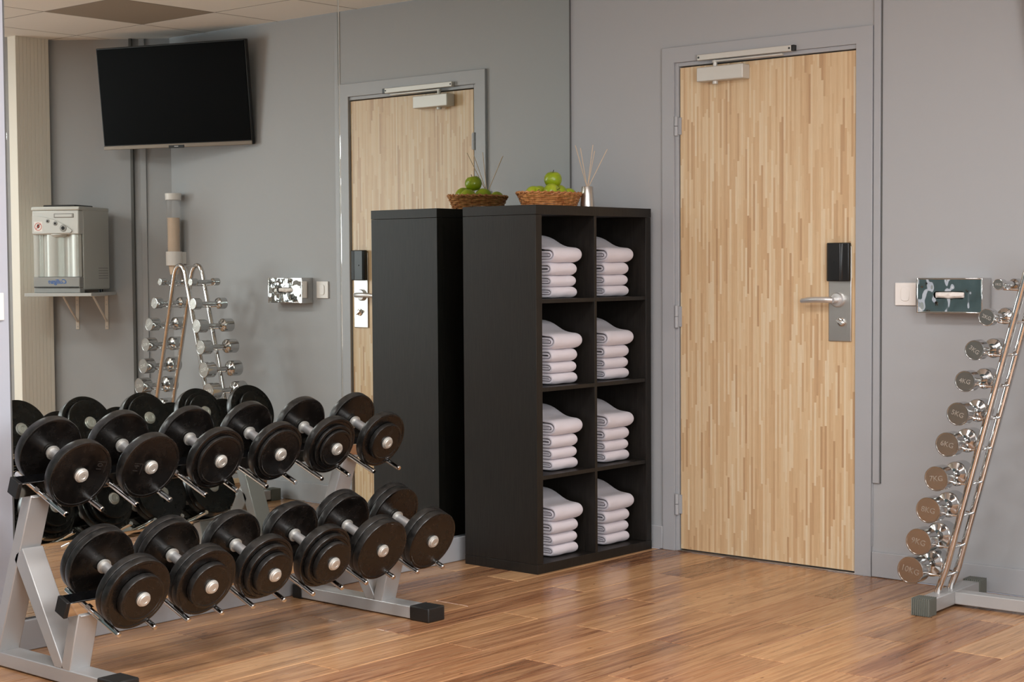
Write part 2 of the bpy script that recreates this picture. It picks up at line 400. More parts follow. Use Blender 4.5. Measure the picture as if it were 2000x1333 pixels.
# lock: steel plate, card reader, lever, thumb turn
px0, px1 = 1.31-DX0, 1.411-DX0; pcx = (px0+px1)/2
plate = obj('lock_plate', B(px0, px1, -.007, 0, .921, 1.30), m_steel, leaf, .003, 3)
bm = bmesh.new()
prof = [(px0+.001, -.007), (px0+.001, -.026), (px0+.012, -.034), (px1-.034, -.037), (px1-.03, -.03), (px1, -.026), (px1, -.007)]
a = [[bm.verts.new((x, y, z)) for x, y in prof] for z in (1.160, 1.312)]
bm.faces.new(a[0]); bm.faces.new(a[1][::-1])
for i in range(len(prof)): bm.faces.new((a[0][i], a[1][i], a[1][(i+1) % len(prof)], a[0][(i+1) % len(prof)]))
o = obj('card_reader', bm, m_black_plastic, leaf, .006, 3)
bm = bmesh.new(); cyl(bm, (px0+.037, -.0365, 1.236), (px0+.037, -.0380, 1.236), .0035, 16)
hx, hz = 1.352-DX0, 1.0865
bm2 = bmesh.new(); lathe(bm2, [(.029, 0), (.029, .010), (.025, .015), (.012, .016), (.012, .05)], (hx, -.006, hz), (0,-1,0), 28)
pts = [(hx, -.052, hz), (hx-.012, -.059, hz), (hx-.035, -.062, hz+.001), (hx-.07, -.064, hz+.001), (hx-.105, -.060, hz-.001), (hx-.138, -.050, hz-.005)]
tube(bm2, pts, [.012, .0125, .0125, .0122, .0115, .010], 14)
obj('lever_handle', bm2, m_handle, leaf)
obj('sensor_dot', bm, m_iron_rim, leaf)
bm = bmesh.new(); lathe(bm, [(.018, 0), (.018, .004), (.013, .006)], (pcx+.008, -.007, .999), (0,-1,0), 24)
box(bm, -.016, .016, -.026, -.012, -.006, .006, M=Matrix.Translation((pcx+.008, 0, .999)) @ Matrix.Rotation(R(32), 4, 'Y'))
obj('thumb_turn', bm, m_chrome_worn, leaf, .0015)
# door closer: body on the leaf, slide rail on the frame, arm between
x0, x1 = .712-DX0, .938-DX0
bd = obj('door_closer', B(x0, x1, -.055, 0, 1.990, 2.049), mat('closer_silver', srgb(206,203,196), .42, .25), door, .004, 3)
m_closer = bd.data.materials[0]
cyl_bm = bmesh.new(); cyl(cyl_bm, (x0+.075, -.028, 2.049), (x0+.075, -.028, 2.076), .009, 16); cyl(cyl_bm, (x0+.075, -.028, 1.978), (x0+.075, -.028, 1.990), .012, 16)
obj('spindle', cyl_bm, m_closer, bd)
bm = bmesh.new(); box(bm, x0-.012, x0+.44, -.034, -.0145, 2.081, 2.105); obj('slide_rail', bm, m_closer, bd, .002)
obj('rail_end_cap', B(x0+.44, x0+.455, -.034, -.0145, 2.081, 2.105), m_black_plastic, bd, .002)
for xx in (x0-.004, x0+.432):
    bm = bmesh.new(); cyl(bm, (xx, -.0338, 2.093), (xx, -.0348, 2.093), .0045, 14); obj('screw', bm, m_black_plastic, bd)
obj('arm', B(x0+.065, x0+.40, -.036, -.020, 2.068, 2.0755), m_closer, bd, .002)

# ------------------------------------------------------------------ shelving unit
G, YB = .0729, .0353
cab = thing('shelving_unit', 'tall black-brown cube shelving unit with eight open compartments', 'shelf', (G, -(YB+.77), 0))
D_, W_, HC = .39, .77, 1.47; T = .038
obj('top_panel', B(0, D_, 0, W_, HC-T, HC), m_cab, cab, .001)
obj('bottom_panel', B(0, D_, 0, W_, 0, T), m_cab, cab, .001)
obj('side_panel', B(0, D_-.001, .0005, T, T+.0008, HC-T-.0008), m_cab, cab, .001); obj('side_panel', B(0, D_-.001, W_-T, W_-.0005, T+.0008, HC-T-.0008), m_cab, cab, .001)
obj('back_panel', B(.002, .006, T, W_-T, T, HC-T), m_cab, cab, smooth=False)
cz = (HC-2*T-3*.016)/4; wy = (W_-2*T-.016)/2
obj('divider', B(.006, D_-.003, T+wy, T+wy+.016, T, HC-T), m_cab, cab, .0008)
ZF = [T + k*(cz+.016) for k in range(4)]
for k in range(1, 4):
    for c in range(2): obj('shelf_board', B(.006, D_-.004, T + c*(wy+.016), T + c*(wy+.016) + wy, ZF[k]-.016, ZF[k]), m_cab, cab, .0008)

# towels: folded over at the front, four per compartment, eight stacks
def ribbon(bm, path, th, y0, y1, ny=9, seed=0, flare=0):
    n = len(path); off = []
    for i in range(n):
        a, b = Vector(path[max(i-1, 0)]), Vector(path[min(i+1, n-1)]); d = (b-a).normalized(); off.append(Vector((-d.y, d.x)))
    loop = [Vector(p) + o*th/2 for p, o in zip(path, off)] + [Vector(p) - o*th/2 for p, o in reversed(list(zip(path, off)))]
    rings = []
    for j in range(ny):
        f = j/(ny-1); e = min(f, 1-f)*(ny-1)
        sh = 1 - .10*max(0, 1-e/1.2)**2
        cz_ = sum(q.y for q in loop)/len(loop); cx_ = sum(q.x for q in loop)/len(loop)
        ring = []
        for q in loop:
            x, z = cx_ + (q.x-cx_)*(.985+.015*sh), cz_ + (q.y-cz_)*sh
            nv = noise.noise_vector(Vector((x*14+seed*3.1, f*3.2+seed, z*18)))
            ring.append(bm.verts.new((x + nv.x*.0035, y0 + (y1-y0)*f + nv.y*.002, z + nv.z*.0022)))
        rings.append(ring)
    m_ = len(loop)
    for a, b in zip(rings, rings[1:]):
        for i in range(m_): bm.faces.new((a[i], a[(i+1) % m_], b[(i+1) % m_], b[i]))
    for r in (rings[0][::-1], rings[-1]):
        for i in range(n-1): bm.faces.new((r[i], r[i+1], r[m_-2-i], r[m_-1-i]))
def fold_path(depth, h, th, nose=0, lift=0):      # a U lying on its side, closed end towards +x
    r = (h - th)/2; zc = h/2; pts = []
    xb, xn = .0, depth - h/2
    for i in range(7): pts.append((xb + (xn-xb)*i/6, zc - r))
    for i in range(1, 10):
        a = -math.pi/2 + math.pi*i/10; pts.append((xn + math.cos(a)*(r+.004), zc + math.sin(a)*r))
    for i in range(9):
        f = i/8; x = xn + (xb-xn)*f; l = lift*max(0, (f-.05)/.36)**2 if f < .42 else lift*(1.04 + .1*(f-.42))
        pts.append((x, zc + r + l))
    return pts
TW = [(.046, -.640, -.474, 0, .320), (.047, -.640, -.479, 0, .317), (.053, -.645, -.477, 0, .322), (.064, -.640, -.456, .050, .332)]
def towel_mesh(k):
    h, y0, y1, lift, dep = TW[k]; bm = bmesh.new()
    p = fold_path(dep, h, .0125, lift=lift); ribbon(bm, p, .0125, y0, y1, 10, seed=k+1)
    ih = h - .027
    q = [(x, z + .0135) for x, z in fold_path(dep-.016, ih, min(.011, ih*.48), lift=0)]; ribbon(bm, q, min(.011, ih*.48), y0+.003, y1-.004, 10, seed=k+5)
    if k == 3:
        q = [(x, z + .027) for x, z in fold_path(dep-.032, .012, .0058, lift=0)]; ribbon(bm, q, .0062, y0+.005, y1-.006, 10, seed=12)
    me = mesh('folded_towel', bm, m_towel, True, 70); return me
tow = [towel_mesh(k) for k in range(4)]
rown = ['bottom', 'third', 'second', 'top']; lev = ['bottom', 'third from top', 'second from top', 'topmost']
for r_ in range(4):
    for c in range(2):
        z = ZF[r_] + .0015
        for k in range(4):
            o = obj('folded_towel', tow[k])
            o.location = (.086, c*(wy+.016), z)
            o.modifiers.new('smooth', 'SUBSURF').levels = 1; o.modifiers['smooth'].render_levels = 1
            z += TW[k][0] - .001
            tag(o, 'white folded towel, %s of its stack, %s row, %s compartment' % (lev[k], rown[r_], ['left', 'right'][c]), 'towel', 'folded towels in the cube shelving')

# ------------------------------------------------------------------ basket of apples, reed diffuser
ZT = HC
bk = thing('fruit_basket', 'small oval brown wicker basket holding green apples', 'basket', (.203, -.405, ZT), (0, 0, R(-4)))
def oval(f, z, ra=.166, rb=.098, base=.80):
    k = base + (1-base)*z/.062
    return lambda t, dr=0: Vector(((rb*k+dr)*math.cos(t), (ra*k+dr)*math.sin(t), z))
NS = 22
for j in range(7):
    z = .006 + j*.0078; fn = oval(0, z); bm = bmesh.new(); n = NS*4
    tube(bm, [fn(2*math.pi*i/n, .0030*math.cos(NS/2*2*math.pi*i/n + math.pi*(j % 2))) for i in range(n)], .0040, 6, closed=True)
    obj('woven_strand', bm, m_wicker, bk)
for i in range(NS):
    t = 2*math.pi*i/NS; bm = bmesh.new(); tube(bm, [oval(0, z)(t) for z in (.002, .02, .04, .060)], .0026, 6); obj('stake', bm, m_wicker, bk)
for dz, ph in ((.060, 0), (.0635, math.pi)):
    bm = bmesh.new(); n = 120; fn = oval(0, dz)
    tube(bm, [fn(2*math.pi*i/n, .0035*math.cos(30*2*math.pi*i/n+ph)) + Vector((0, 0, .003*math.sin(30*2*math.pi*i/n+ph))) for i in range(n)], .0045, 6, closed=True); obj('rim_strand', bm, m_wicker, bk)
bm = bmesh.new(); n = 40
ring = [oval(0, .002)(2*math.pi*i/n) for i in range(n)]; va = [bm.verts.new(p) for p in ring]; vb = [bm.verts.new(p + Vector((0, 0, .005))) for p in ring]
bm.faces.new(va[::-1]); bm.faces.new(vb)
for i in range(n): bm.faces.new((va[i], va[(i+1) % n], vb[(i+1) % n], vb[i]))
obj('basket_base', bm, m_wicker, bk)
def apple_meshes():
    bm = bmesh.new(); prof = []
    for i in range(25):
        t = math.pi*i/24; rr = .0375*(1 + .02*math.cos(t)); x = rr*math.sin(t)**.92
        z = rr*.93*math.cos(t) - (.011*math.exp(-(x/.011)**2) if t < math.pi/2 else -.006*math.exp(-(x/.010)**2))
        prof.append((x if 0 < i < 24 else 0, z))
    lathe(bm, prof, seg=28); a = mesh('flesh', bm, m_apple, True, 80)
    bm = bmesh.new(); tube(bm, [(0, 0, .024), (.001, 0, .031), (.004, .001, .041)], [.0012, .0012, .0017], 8); return a, mesh('stem', bm, m_stem)
am, sm = apple_meshes()
AP = [((.226, -.408, ZT+.1205), (.15, .1, 0), 1.0, 'single green apple on top of the basket pile'),
      ((.186, -.488, ZT+.0560), (.9, .5, 1), .99, 'green apple at the left end of the basket, peeking over the rim'),
      ((.250, -.447, ZT+.0660), (1.2, -.4, 2), .98, 'pale green apple in the basket front, left under the top apple'),
      ((.216, -.357, ZT+.0640), (-.8, .9, 3), 1.0, 'green apple in the basket, right under the top apple'),
      ((.158, -.415, ZT+.0610), (.4, -1.0, 4), .97, 'green apple in the back of the basket, nearest the mirror'),
      ((.205, -.276, ZT+.0560), (1.5, .4, .6), .90, 'green apple at the diffuser end of the basket')]
for i, (loc, rot, s, lab) in enumerate(AP):
    t = thing('apple', lab, 'apple', loc, rot, 'green apples in the basket'); t.scale = (s, s, s)
    obj('flesh', am, parent=t); obj('stem', sm, parent=t)
df = thing('reed_diffuser', 'slim steel reed diffuser with five pale sticks', 'diffuser', (.286, -.251, ZT))
bm = bmesh.new(); lathe(bm, [(.0305, 0), (.0312, .003), (.030, .02), (.0262, .055), (.0245, .093), (.0235, .0945), (.0215, .094), (.021, .06), (0, .058)], seg=36); obj('bottle', bm, m_steel, df)
for (dx, dy, h) in ((.022, -.108, .262), (.017, -.068, .254), (.028, 0.004, .270), (-.022, .080, .250), (.012, .124, .258)):
    a = Vector((dx*-.12, dy*-.13, .061)); b = Vector((dx, dy, h))
    bm = bmesh.new(); cyl(bm, a, b, .0017, 8); obj('reed', bm, m_reed, df)

# ------------------------------------------------------------------ plate dumbbell rack
TH = R(21.5); AX = Vector((math.cos(TH), 0, -math.sin(TH))); AN = Vector((math.sin(TH), 0, math.cos(TH)))
rk = thing('dumbbell_rack', 'silver two-tier dumbbell rack in front of the mirror', 'dumbbell rack', (0, 0, 0))
RAILS = [((.304, .577), -3.05, -1.545), ((.541, .249), -3.05, -1.56)]
for y0 in (-3.0, -1.715):
    y1 = y0 + .075
    foot = obj('foot_beam', B(.075, .66, y0, y1, .004, .047), m_silver, rk, .003)
    obj('end_cap', B(.645, .737, y0-.004, y1+.004, 0, .051), m_rubber, foot, .005, 3); obj('end_cap', B(.035, .085, y0-.004, y1+.004, 0, .051), m_rubber, foot, .005, 3)
    def post(bx, tx, tz, th=.043):
        d = Vector((tx-bx, tz-.045)).normalized(); n = Vector((d.y, -d.x))*th/2
        b0, t0 = Vector((bx, .045)), Vector((tx, tz)); k = n.x
        return [(bx - th/2/d.y, .045), (bx + th/2/d.y, .045), (t0.x+n.x, t0.y+n.y), (t0.x-n.x, t0.y-n.y)]
    bm = bmesh.new(); prism(bm, post(.102, .299, .553), y0+.001, y1-.001); obj('rear_post', bm, m_silver, rk, .003)
    bm = bmesh.new(); prism(bm, post(.480, .533, .225), y0+.001, y1-.001); obj('front_post', bm, m_silver, rk, .003)
    bm = bmesh.new(); prism(bm, [(.424, .0465), (.474, .0465), (.2655, .385), (.2335, .365), (.222, .345)], y0+.001, y1-.001); obj('brace', bm, m_silver, rk, .003)
    for cx, cz_ in (RAILS[0][0], RAILS[1][0]):
        Mx = Matrix.Translation((cx, 0, cz_)) @ Matrix.Rotation(TH, 4, 'Y'); obj('mount_plate', B(-.030, .030, y0+.006, y1-.006, -.0275, -.0245, M=Mx), m_silver, rk, .001)
PEG_S = .0635
DY = [[-2.910, -2.657, -2.390, -2.137, -1.890, -1.642], [-2.900, -2.650, -2.400, -2.150, -1.912, -1.668]]
for tier, ((cx, cz_), y0, y1) in enumerate(RAILS):
    Mx = Matrix.Translation((cx, 0, cz_)) @ Matrix.Rotation(TH, 4, 'Y')
    rail = obj('rail', B(-.023, .0225, y0+.012, y1-.012, -.0245, .0225, M=Mx), m_chrome, rk, .002)
    obj('rail_cover', B(-.0235, .0225, y0+.012, y1-.012, .0225, .0245, M=Mx), m_rail_top, rail, .0008)
    obj('rail_cap', B(-.0245, .0245, y0, y0+.014, -.026, .026, M=Mx), m_rubber, rail, .002); obj('rail_cap', B(-.0245, .0245, y1-.014, y1, -.026, .026, M=Mx), m_rubber, rail, .002)
    for y in DY[tier]:
        for s in (-1, 1):
            bm = bmesh.new(); c = Vector((cx, y + s*PEG_S, cz_)) - AN*.010
            lathe(bm, [(.0065, 0), (.0085, .002), (.0085, .276), (.0065, .279)], c - AX*.102, AX, 18)
            cyl(bm, c + AX*.0225 + AN*.004 + Vector((0, 0, 0)), c + AX*.033 + AN*.004, .0105, 6)
            obj('peg', bm, m_chrome, rk)

# the twelve dumbbells: (plates from the handle outwards as radius, thickness)
PLT = [[[(.107, .031)], [(.107, .033)], [(.105, .030), (.086, .014)], [(.104, .030), (.087, .014)], [(.104, .030), (.082, .012), (.068, .012)], [(.103, .030), (.070, .020)]],
       [[(.112, .026), (.112, .026), (.074, .024)], [(.110, .026), (.110, .026), (.074, .024)], [(.108, .034), (.090, .022), (.071, .020)], [(.108, .034), (.091, .022), (.073, .020)], [(.109, .029), (.109, .029)], [(.108, .029), (.108, .029)]]]
HL = .135
def plate_mesh(r, t):
    bm = bmesh.new(); c = .0035
    lathe(bm, [(.014, -t/2), (r-.012, -t/2), (r-.009, -t/2-.0), (r-c, -t/2), (r-.001, -t/2+.001), (r, -t/2+c), (r, t/2-c), (r-.001, t/2-.001), (r-c, t/2), (r-.009, t/2), (r-.011, t/2-.0012), (.014, t/2-.0012)], axis=(1, 0, 0), seg=64)
    me = mesh('plate', bm, m_iron, True, 28); me.materials.append(m_iron_rim)
    for p in me.polygons:
        if len(p.vertices) == 4 and abs(p.normal.x) < .5: p.material_index = 1
    return me
pm = {}
bm = bmesh.new(); lathe(bm, [(.0150, -HL/2), (.0158, -HL/2+.02), (.0168, 0), (.0158, HL/2-.02), (.0150, HL/2)], axis=(1, 0, 0), seg=28); handle_me = mesh('handle', bm, m_handle)
bm = bmesh.new(); lathe(bm, [(.0135, 0), (.0225, 0), (.0225, .004), (.020, .006), (.020, .010), (.0185, .012), (.0135, .012)], axis=(1, 0, 0), seg=28, closed=True); collar_me = mesh('collar', bm, m_bolt)
bm = bmesh.new(); lathe(bm, [(.0225, 0), (.0225, .005), (.0195, .007), (.0195, .010), (.0165, .0125), (.009, .013), (.007, .0115), (0, .0115)], axis=(1, 0, 0), seg=28); bolt_me = mesh('end_bolt', bm, m_bolt)
ORD = ['first', 'second', 'third', 'fourth', 'fifth', 'sixth']
for tier in range(2):
    cx, cz_ = RAILS[tier][0]
    for i, plates in enumerate(PLT[tier]):
        rmax = plates[0][0]; h = math.sqrt((rmax+.0087)**2 - PEG_S**2)
        c = Vector((cx, DY[tier][i], cz_)) + AX*.024 + AN*(h-.010)
        kind = {1: 'single-plate', 2: 'two-plate', 3: 'three-plate'}[len(plates)]
        lab = 'black %s dumbbell, %s from the near end of the %s tier' % (kind, ORD[i], ['upper', 'lower'][tier])
        t = thing('dumbbell', lab, 'dumbbell', c, (0, TH, 0), 'black plate dumbbells on the two-tier rack')
        obj('handle', handle_me, parent=t)
        for s in (-1, 1):
            o = obj('collar', collar_me, parent=t); o.location.x = s*(HL/2-.0125); o.rotation_euler.z = 0 if s > 0 else math.pi
            x = HL/2
            for q, (r, th) in enumerate(plates):
                if (r, th) not in pm: pm[(r, th)] = plate_mesh(r, th)
                p = obj('plate', pm[(r, th)], parent=t); p.location.x = s*(x + th/2); p.rotation_euler = (rng.random()*6.28, 0, 0)
                x += th
            o = obj('end_bolt', bolt_me, parent=t); o.location.x = s*(x-.0012); o.rotation_euler.z = 0 if s > 0 else math.pi
        if tier == 0 and i < 2:       # raised figure with a corner bracket, reading sideways
            fig = ['10', '14'][i]; me = text_mesh(fig, .027, m_emboss, .0007)
            Fm = Matrix(((0, 0, 1, 0), (1, 0, 0, 0), (0, 1, 0, 0), (0, 0, 0, 1)))       # text x -> y, text y -> z, faces +x
            yy, zz, ang = ((.061, .020, 80), (-.056, .000, 80))[i]
            p = obj('raised_figure', me, parent=t); p.matrix_local = Matrix.Translation((HL/2 + plates[0][1] - .0006, yy, zz)) @ Matrix.Rotation(R(ang), 4, 'X') @ Fm
            bm = bmesh.new(); box(bm, 0, .0009, -.022, -.020, -.018, .018); box(bm, 0, .0009, -.022, .012, -.018, -.0162)
            p2 = obj('figure_bracket', bm, m_emboss, t, smooth=False); p2.matrix_local = Matrix.Translation((HL/2 + plates[0][1] - .0014, yy, zz)) @ Matrix.Rotation(R(ang+90 if i == 0 else ang+90), 4, 'X')

# ------------------------------------------------------------------ chrome dumbbell tree by the wall
CX, CY = 2.335, -.325
ROT = R(2.0)
tr = thing('dumbbell_tree', 'chrome A-frame dumbbell stand with silver base near the wall', 'dumbbell rack', (CX, CY, 0), (0, 0, ROT))
fy0, fy1 = -.215, .285
for s in (-1, 1):
    fx = s*.356
    f = obj('foot_beam', B(fx-.030, fx+.030, fy0+.05, fy1-.05, .008, .056), m_silver, tr, .003)
    for e, (a, b) in enumerate(((fy0, fy0+.062), (fy1-.062, fy1))):
        bm = bmesh.new(); box(bm, fx-.034, fx+.034, a+.002, b-.002, 0, .058)
        for q in range(9):
            xx = fx-.034 + .068*(q+.5)/9; box(bm, xx-.0024, xx+.0024, a-.002, b+.002, .002, .0620)
        obj('ribbed_foot', bm, m_grey_rubber, f, .001)
obj('cross_beam', B(-.327, .327, .005, .060, .010, .054), m_silver, tr, .003)
TY = (-.055, .055); zt = 1.19; sl = .27
def leg_x(z): return .356 - sl*(z-.056)
for ty in TY:
    for s in (-1, 1):
        pts = [(s*.362, ty, .050), (s*.358, ty, .075), (s*leg_x(.14), ty, .14), (s*leg_x(.6), ty, .6), (s*leg_x(1.08), ty, 1.08), (s*leg_x(zt), ty, zt)]
        x1 = leg_x(zt)
        for k in range(1, 6):
            a = math.pi/2*k/5; pts.append((s*(x1 - .012*math.sin(a) - x1*.55*(1-math.cos(a))), ty, zt + .045*math.sin(a) + .004*k/5))
        pts.append((s*.001, ty, zt+.051))
        bm = bmesh.new(); tube(bm, pts, .0125, 16); obj('leg_tube', bm, m_chrome, tr)
obj('top_bridge', B(-.02, .02, -.055, .055, zt+.046, zt+.052), m_chrome, tr, .002)
# rows: height, outward reach measured from the photograph, head radius
RZ = [1.155, 1.042, .928, .819, .704, .595, .472, .358, .242, .138]
RX = [2.200, 2.165, 2.125, 2.092, 2.067, 2.029, 1.990, 1.961, 1.926, 1.896]
HR = [.0195, .030, .035, .037, .041, .0435, .0445, .0465, .0485, .0495]
HLN = [.045, .050, .064, .066, .066, .068, .070, .072, .074, .076]
TL = [.180, .205, .222, .224, .226, .228, .230, .232, .236, .240]
KG = ['%dKG' % (k+1) for k in range(10)]
ANG = [-4, -22, -34, -10, -18, -12, 4, -8, -12, -14]
for side in (-1, 1):
    for k in range(10):
        off = CX - RX[k]; z = RZ[k]
        hook = bmesh.new(); hx_ = leg_x(z)
        for ty in TY:
            x_t = side*(hx_); x_d = side*off
            tube(hook, [(x_t, ty, z-.020), (x_d - side*.004, ty, z-.0165), (x_d + side*.010, ty, z-.0155), (x_d + side*.017, ty, z-.008), (x_d + side*.0185, ty, z+.004)], .0035, 8)
        cyl(hook, (side*hx_, TY[0], z-.020), (side*hx_, TY[1], z-.020), .0035, 10)
        obj('hook', hook, m_chrome, tr)
for side in (-1, 1):
    for k in range(10):
        lab = 'chrome dumbbell marked %s, %s from the top on the %s' % (KG[k], (ORD + ['seventh', 'eighth', 'ninth', 'tenth'])[k], 'door-side leg of the stand' if side < 0 else 'far leg of the stand')
        p = Matrix.Translation((CX, CY, 0)) @ Matrix.Rotation(ROT, 4, 'Z') @ Vector((side*(CX-RX[k]), 0, RZ[k]))
        t = thing('chrome_dumbbell', lab, 'dumbbell', p, (0, 0, ROT), 'chrome dumbbells on the A-frame stand')
        r, hl, tl = HR[k], HLN[k], TL[k]
        bm = bmesh.new(); lathe(bm, [(.0095, -tl/2+hl-.004), (.0115, -.015), (.0115, .015), (.0095, tl/2-hl+.004)], axis=(0, 1, 0), seg=20); obj('handle', bm, m_chrome_head, t)
        for s in (-1, 1):
            bm = bmesh.new(); a0 = tl/2-hl
            lathe(bm, [(0, a0-.002), (r*.46, a0-.002), (r*.48, a0-.0015), (r*.88, a0+.004), (r*.90, a0+.0045), (r*.985, a0+.0085), (r, a0+.0115), (r, a0+.0125), (r, tl/2-.0045), (r, tl/2-.0035), (r*.985, tl/2-.0012), (r*.965, tl/2-.0002), (r*.92, tl/2), (r*.905, tl/2-.0002), (r*.90, tl/2-.0012), (0, tl/2-.0012)], axis=(0, s, 0), seg=40)
            hd = obj('head', bm, m_chrome_head, t); hd.data.materials.append(m_face)
            for pg in hd.data.polygons:
                if pg.normal.y*s > .9 and max(math.hypot(hd.data.vertices[v].co.x, hd.data.vertices[v].co.z) for v in pg.vertices) < r*.905: pg.material_index = 1
            me = text_mesh(KG[k], r*.60, m_engrave, .0003)
            tx = obj('engraved_weight', me, parent=hd)
            tx.matrix_local = Matrix.Translation((0, s*(tl/2-.0010), 0)) @ Matrix.Rotation(R(-ANG[k]) if s < 0 else R(ANG[k]), 4, 'Y') @ (Matrix.Rotation(R(90), 4, 'X') if s < 0 else Matrix.Rotation(math.pi, 4, 'Z') @ Matrix.Rotation(R(90), 4, 'X'))

# ------------------------------------------------------------------ things on the door wall
sw = thing('light_switch', 'white square light switch between the door and the tissue dispenser', 'switch', (1.6445, 0, 1.111), group='white wall switches')
obj('plate', B(-.0435, .0435, -.009, 0, -.0435, .0435), m_white_plastic, sw, .002, 3)
bm = bmesh.new(); n = 32
ring = [(.0185*math.copysign(abs(math.cos(t))**.55, math.cos(t)), .027*math.copysign(abs(math.sin(t))**.55, math.sin(t))) for t in [2*math.pi*i/n for i in range(n)]]
va = [bm.verts.new((x, -.0088, z)) for x, z in ring]; vb = [bm.verts.new((x*.94, -.0125, z*.96)) for x, z in ring]; bm.faces.new(vb[::-1]); bm.faces.new(va)
for i in range(n): bm.faces.new((va[i], va[(i+1) % n], vb[(i+1) % n], vb[i]))
rocker = obj('rocker', bm, m_white_plastic, sw, .0008)
sw2 = dup(sw); sw2.location = (0, -2.926, 1.111); sw2.rotation_euler = (0, 0, R(90)); sw2['label'] = 'white light switch at the picture\'s left edge, on the white wall'
td = thing('tissue_dispenser', 'chrome wall tissue dispenser with a white tissue in its slot', 'tissue dispenser', (1.857, 0, 1.108))
m_td = mat('wavy_chrome', (.62,.66,.66,1), .04, 1)
bump(m_td, noise_node(m_td, coords(m_td, (1, 1, 1)), 13, 1.2, .5), .36, .02)
hw, hh = .132, .066
bm = bmesh.new(); n = 28       # front plate with a slot
sl_ = [(.062*math.copysign(1, math.cos(t))*min(1, abs(math.cos(t))*1.0) if False else (.050*math.copysign(1, math.cos(t)) + .013*math.cos(t)), .0145*math.sin(t)) for t in [2*math.pi*(i+.5)/n for i in range(n)]]
va = [bm.verts.new((x, -.0745, z+.002)) for x, z in sl_]; vc = [bm.verts.new((x, -.066, z+.002)) for x, z in sl_]
vb = [bm.verts.new((x, -.0745, z)) for x, z in ((-hw+.006, -hh+.006), (hw-.006, -hh+.006), (hw-.006, hh-.006), (-hw+.006, hh-.006))]
ed = [bm.edges.new((va[i], va[(i+1) % n])) for i in range(n)] + [bm.edges.new((vb[i], vb[(i+1) % 4])) for i in range(4)]
bmesh.ops.triangle_fill(bm, use_beauty=True, use_dissolve=False, edges=ed)
for i in range(n): bm.faces.new((va[i], vc[i], vc[(i+1) % n], va[(i+1) % n]))
obj('front_plate', bm, m_td, td, smooth=False)
bm = bmesh.new()
for s in (-1, 1): box(bm, s*hw-(.006 if s > 0 else 0), s*hw+(.006 if s < 0 else 0), -.077, 0, -hh, hh); box(bm, -hw+.006, hw-.006, -.077, 0, s*hh-(.006 if s > 0 else 0), s*hh+(.006 if s < 0 else 0))
obj('casing', bm, m_chrome, td, .002)
obj('inside', B(-hw+.006, hw-.006, -.012, -.002, -hh+.006, hh-.006), m_black_plastic, td, smooth=False)
bm = bmesh.new(); nu, nv_ = 26, 9; g = []
for i in range(nu):
    row = []
    for j in range(nv_):
        u = i/(nu-1)*2-1; v = j/(nv_-1)*2-1; nz = noise.noise(Vector((u*3.1, v*1.7, 2)))*.006 + noise.noise(Vector((u*9, v*4, 5)))*.0025
        row.append(bm.verts.new((u*.058, -.068 - .012*(1-v*v)*(1-u**6) + nz, .002 + v*.0125*(1-.18*u*u) - .006*max(0, .35-abs(u+.05))*(v < 0))))
    g.append(row)
for i in range(nu-1):
    for j in range(nv_-1): bm.faces.new((g[i][j], g[i+1][j], g[i+1][j+1], g[i][j+1]))
o = obj('tissue', bm, mat('tissue_paper', srgb(240,232,226), .9), td, angle=80); o.modifiers.new('thickness', 'SOLIDIFY').thickness = .001

# cup dispenser and its cups
cd = thing('cup_dispenser', 'clear wall tube cup dispenser with white cap and collar', 'cup dispenser', (2.800, -.062, 1.22))
m_clear = mat('smoky_clear_plastic', (.62,.61,.60,1), .12, 0, Alpha=.10)
bm = bmesh.new(); lathe(bm, [(.0395, .10), (.0395, .40), (.0378, .40), (.0378, .10)], seg=36, closed=True); obj('tube', bm, m_clear, cd)
bm = bmesh.new(); lathe(bm, [(0, .4245), (.043, .4245), (.045, .4225), (.044, .388), (.041, .388), (.041, .418), (0, .418)], seg=36); obj('cap', bm, m_white_plastic, cd)
bm = bmesh.new(); lathe(bm, [(.045, .022), (.0455, .10), (.0405, .10), (.0385, .022)], seg=36, closed=True); box(bm, -.03, .03, .035, .062, .03, .098); obj('collar', bm, m_white_plastic, cd, .001)
m_cup = mat('beige_paper_cup', srgb(240,214,188), .7)
bm = bmesh.new(); lathe(bm, [(.0225, 0), (.0335, .070), (.0352, .0695), (.0352, .072), (.0325, .072), (.0215, .0015), (0, .0015)], seg=26); cup_me = mesh('paper_cup', bm, m_cup)
bm = bmesh.new()
for i in range(21):
    o = obj('paper_cup', cup_me); o.location = (2.800, -.062, 1.192 + i*.0122)
    tag(o, 'beige paper cup stacked inside the clear wall dispenser' if i else 'beige paper cup sticking out below the wall dispenser', 'cup', 'paper cups in the dispenser')
bm.free()

# television on a swivel wall arm
tv = thing('television', 'black flat television on a wall arm, tilted towards the room', 'television', (2.590, -.215, 2.160))
tv.rotation_mode = 'QUATERNION'
ps, ta = R(18.2), R(6.5)
nrm = Vector((-math.sin(ps)*math.cos(ta), -math.cos(ps)*math.cos(ta), -math.sin(ta))); rx = Vector((math.cos(ps), -math.sin(ps), 0)); uz = rx.cross(nrm) * -1
uz = uz if uz.z > 0 else -uz
tv.rotation_quaternion = Matrix((rx, -nrm, uz)).transposed().to_quaternion()
TWd, THt = .955/2, .556/2
m_screen = mat('dark_screen_glass', (.0015,.0015,.0016,1), .3)
m_screen.node_tree.nodes['Principled BSDF'].inputs['Specular IOR Level'].default_value = .06
obj('housing', B(-TWd, TWd, .002, .030, -THt, THt), m_black_plastic, tv, .004, 3)
obj('rear_shell', B(-.20, .30, .030, .055, -.20, .17), m_black_plastic, tv, .015, 3)
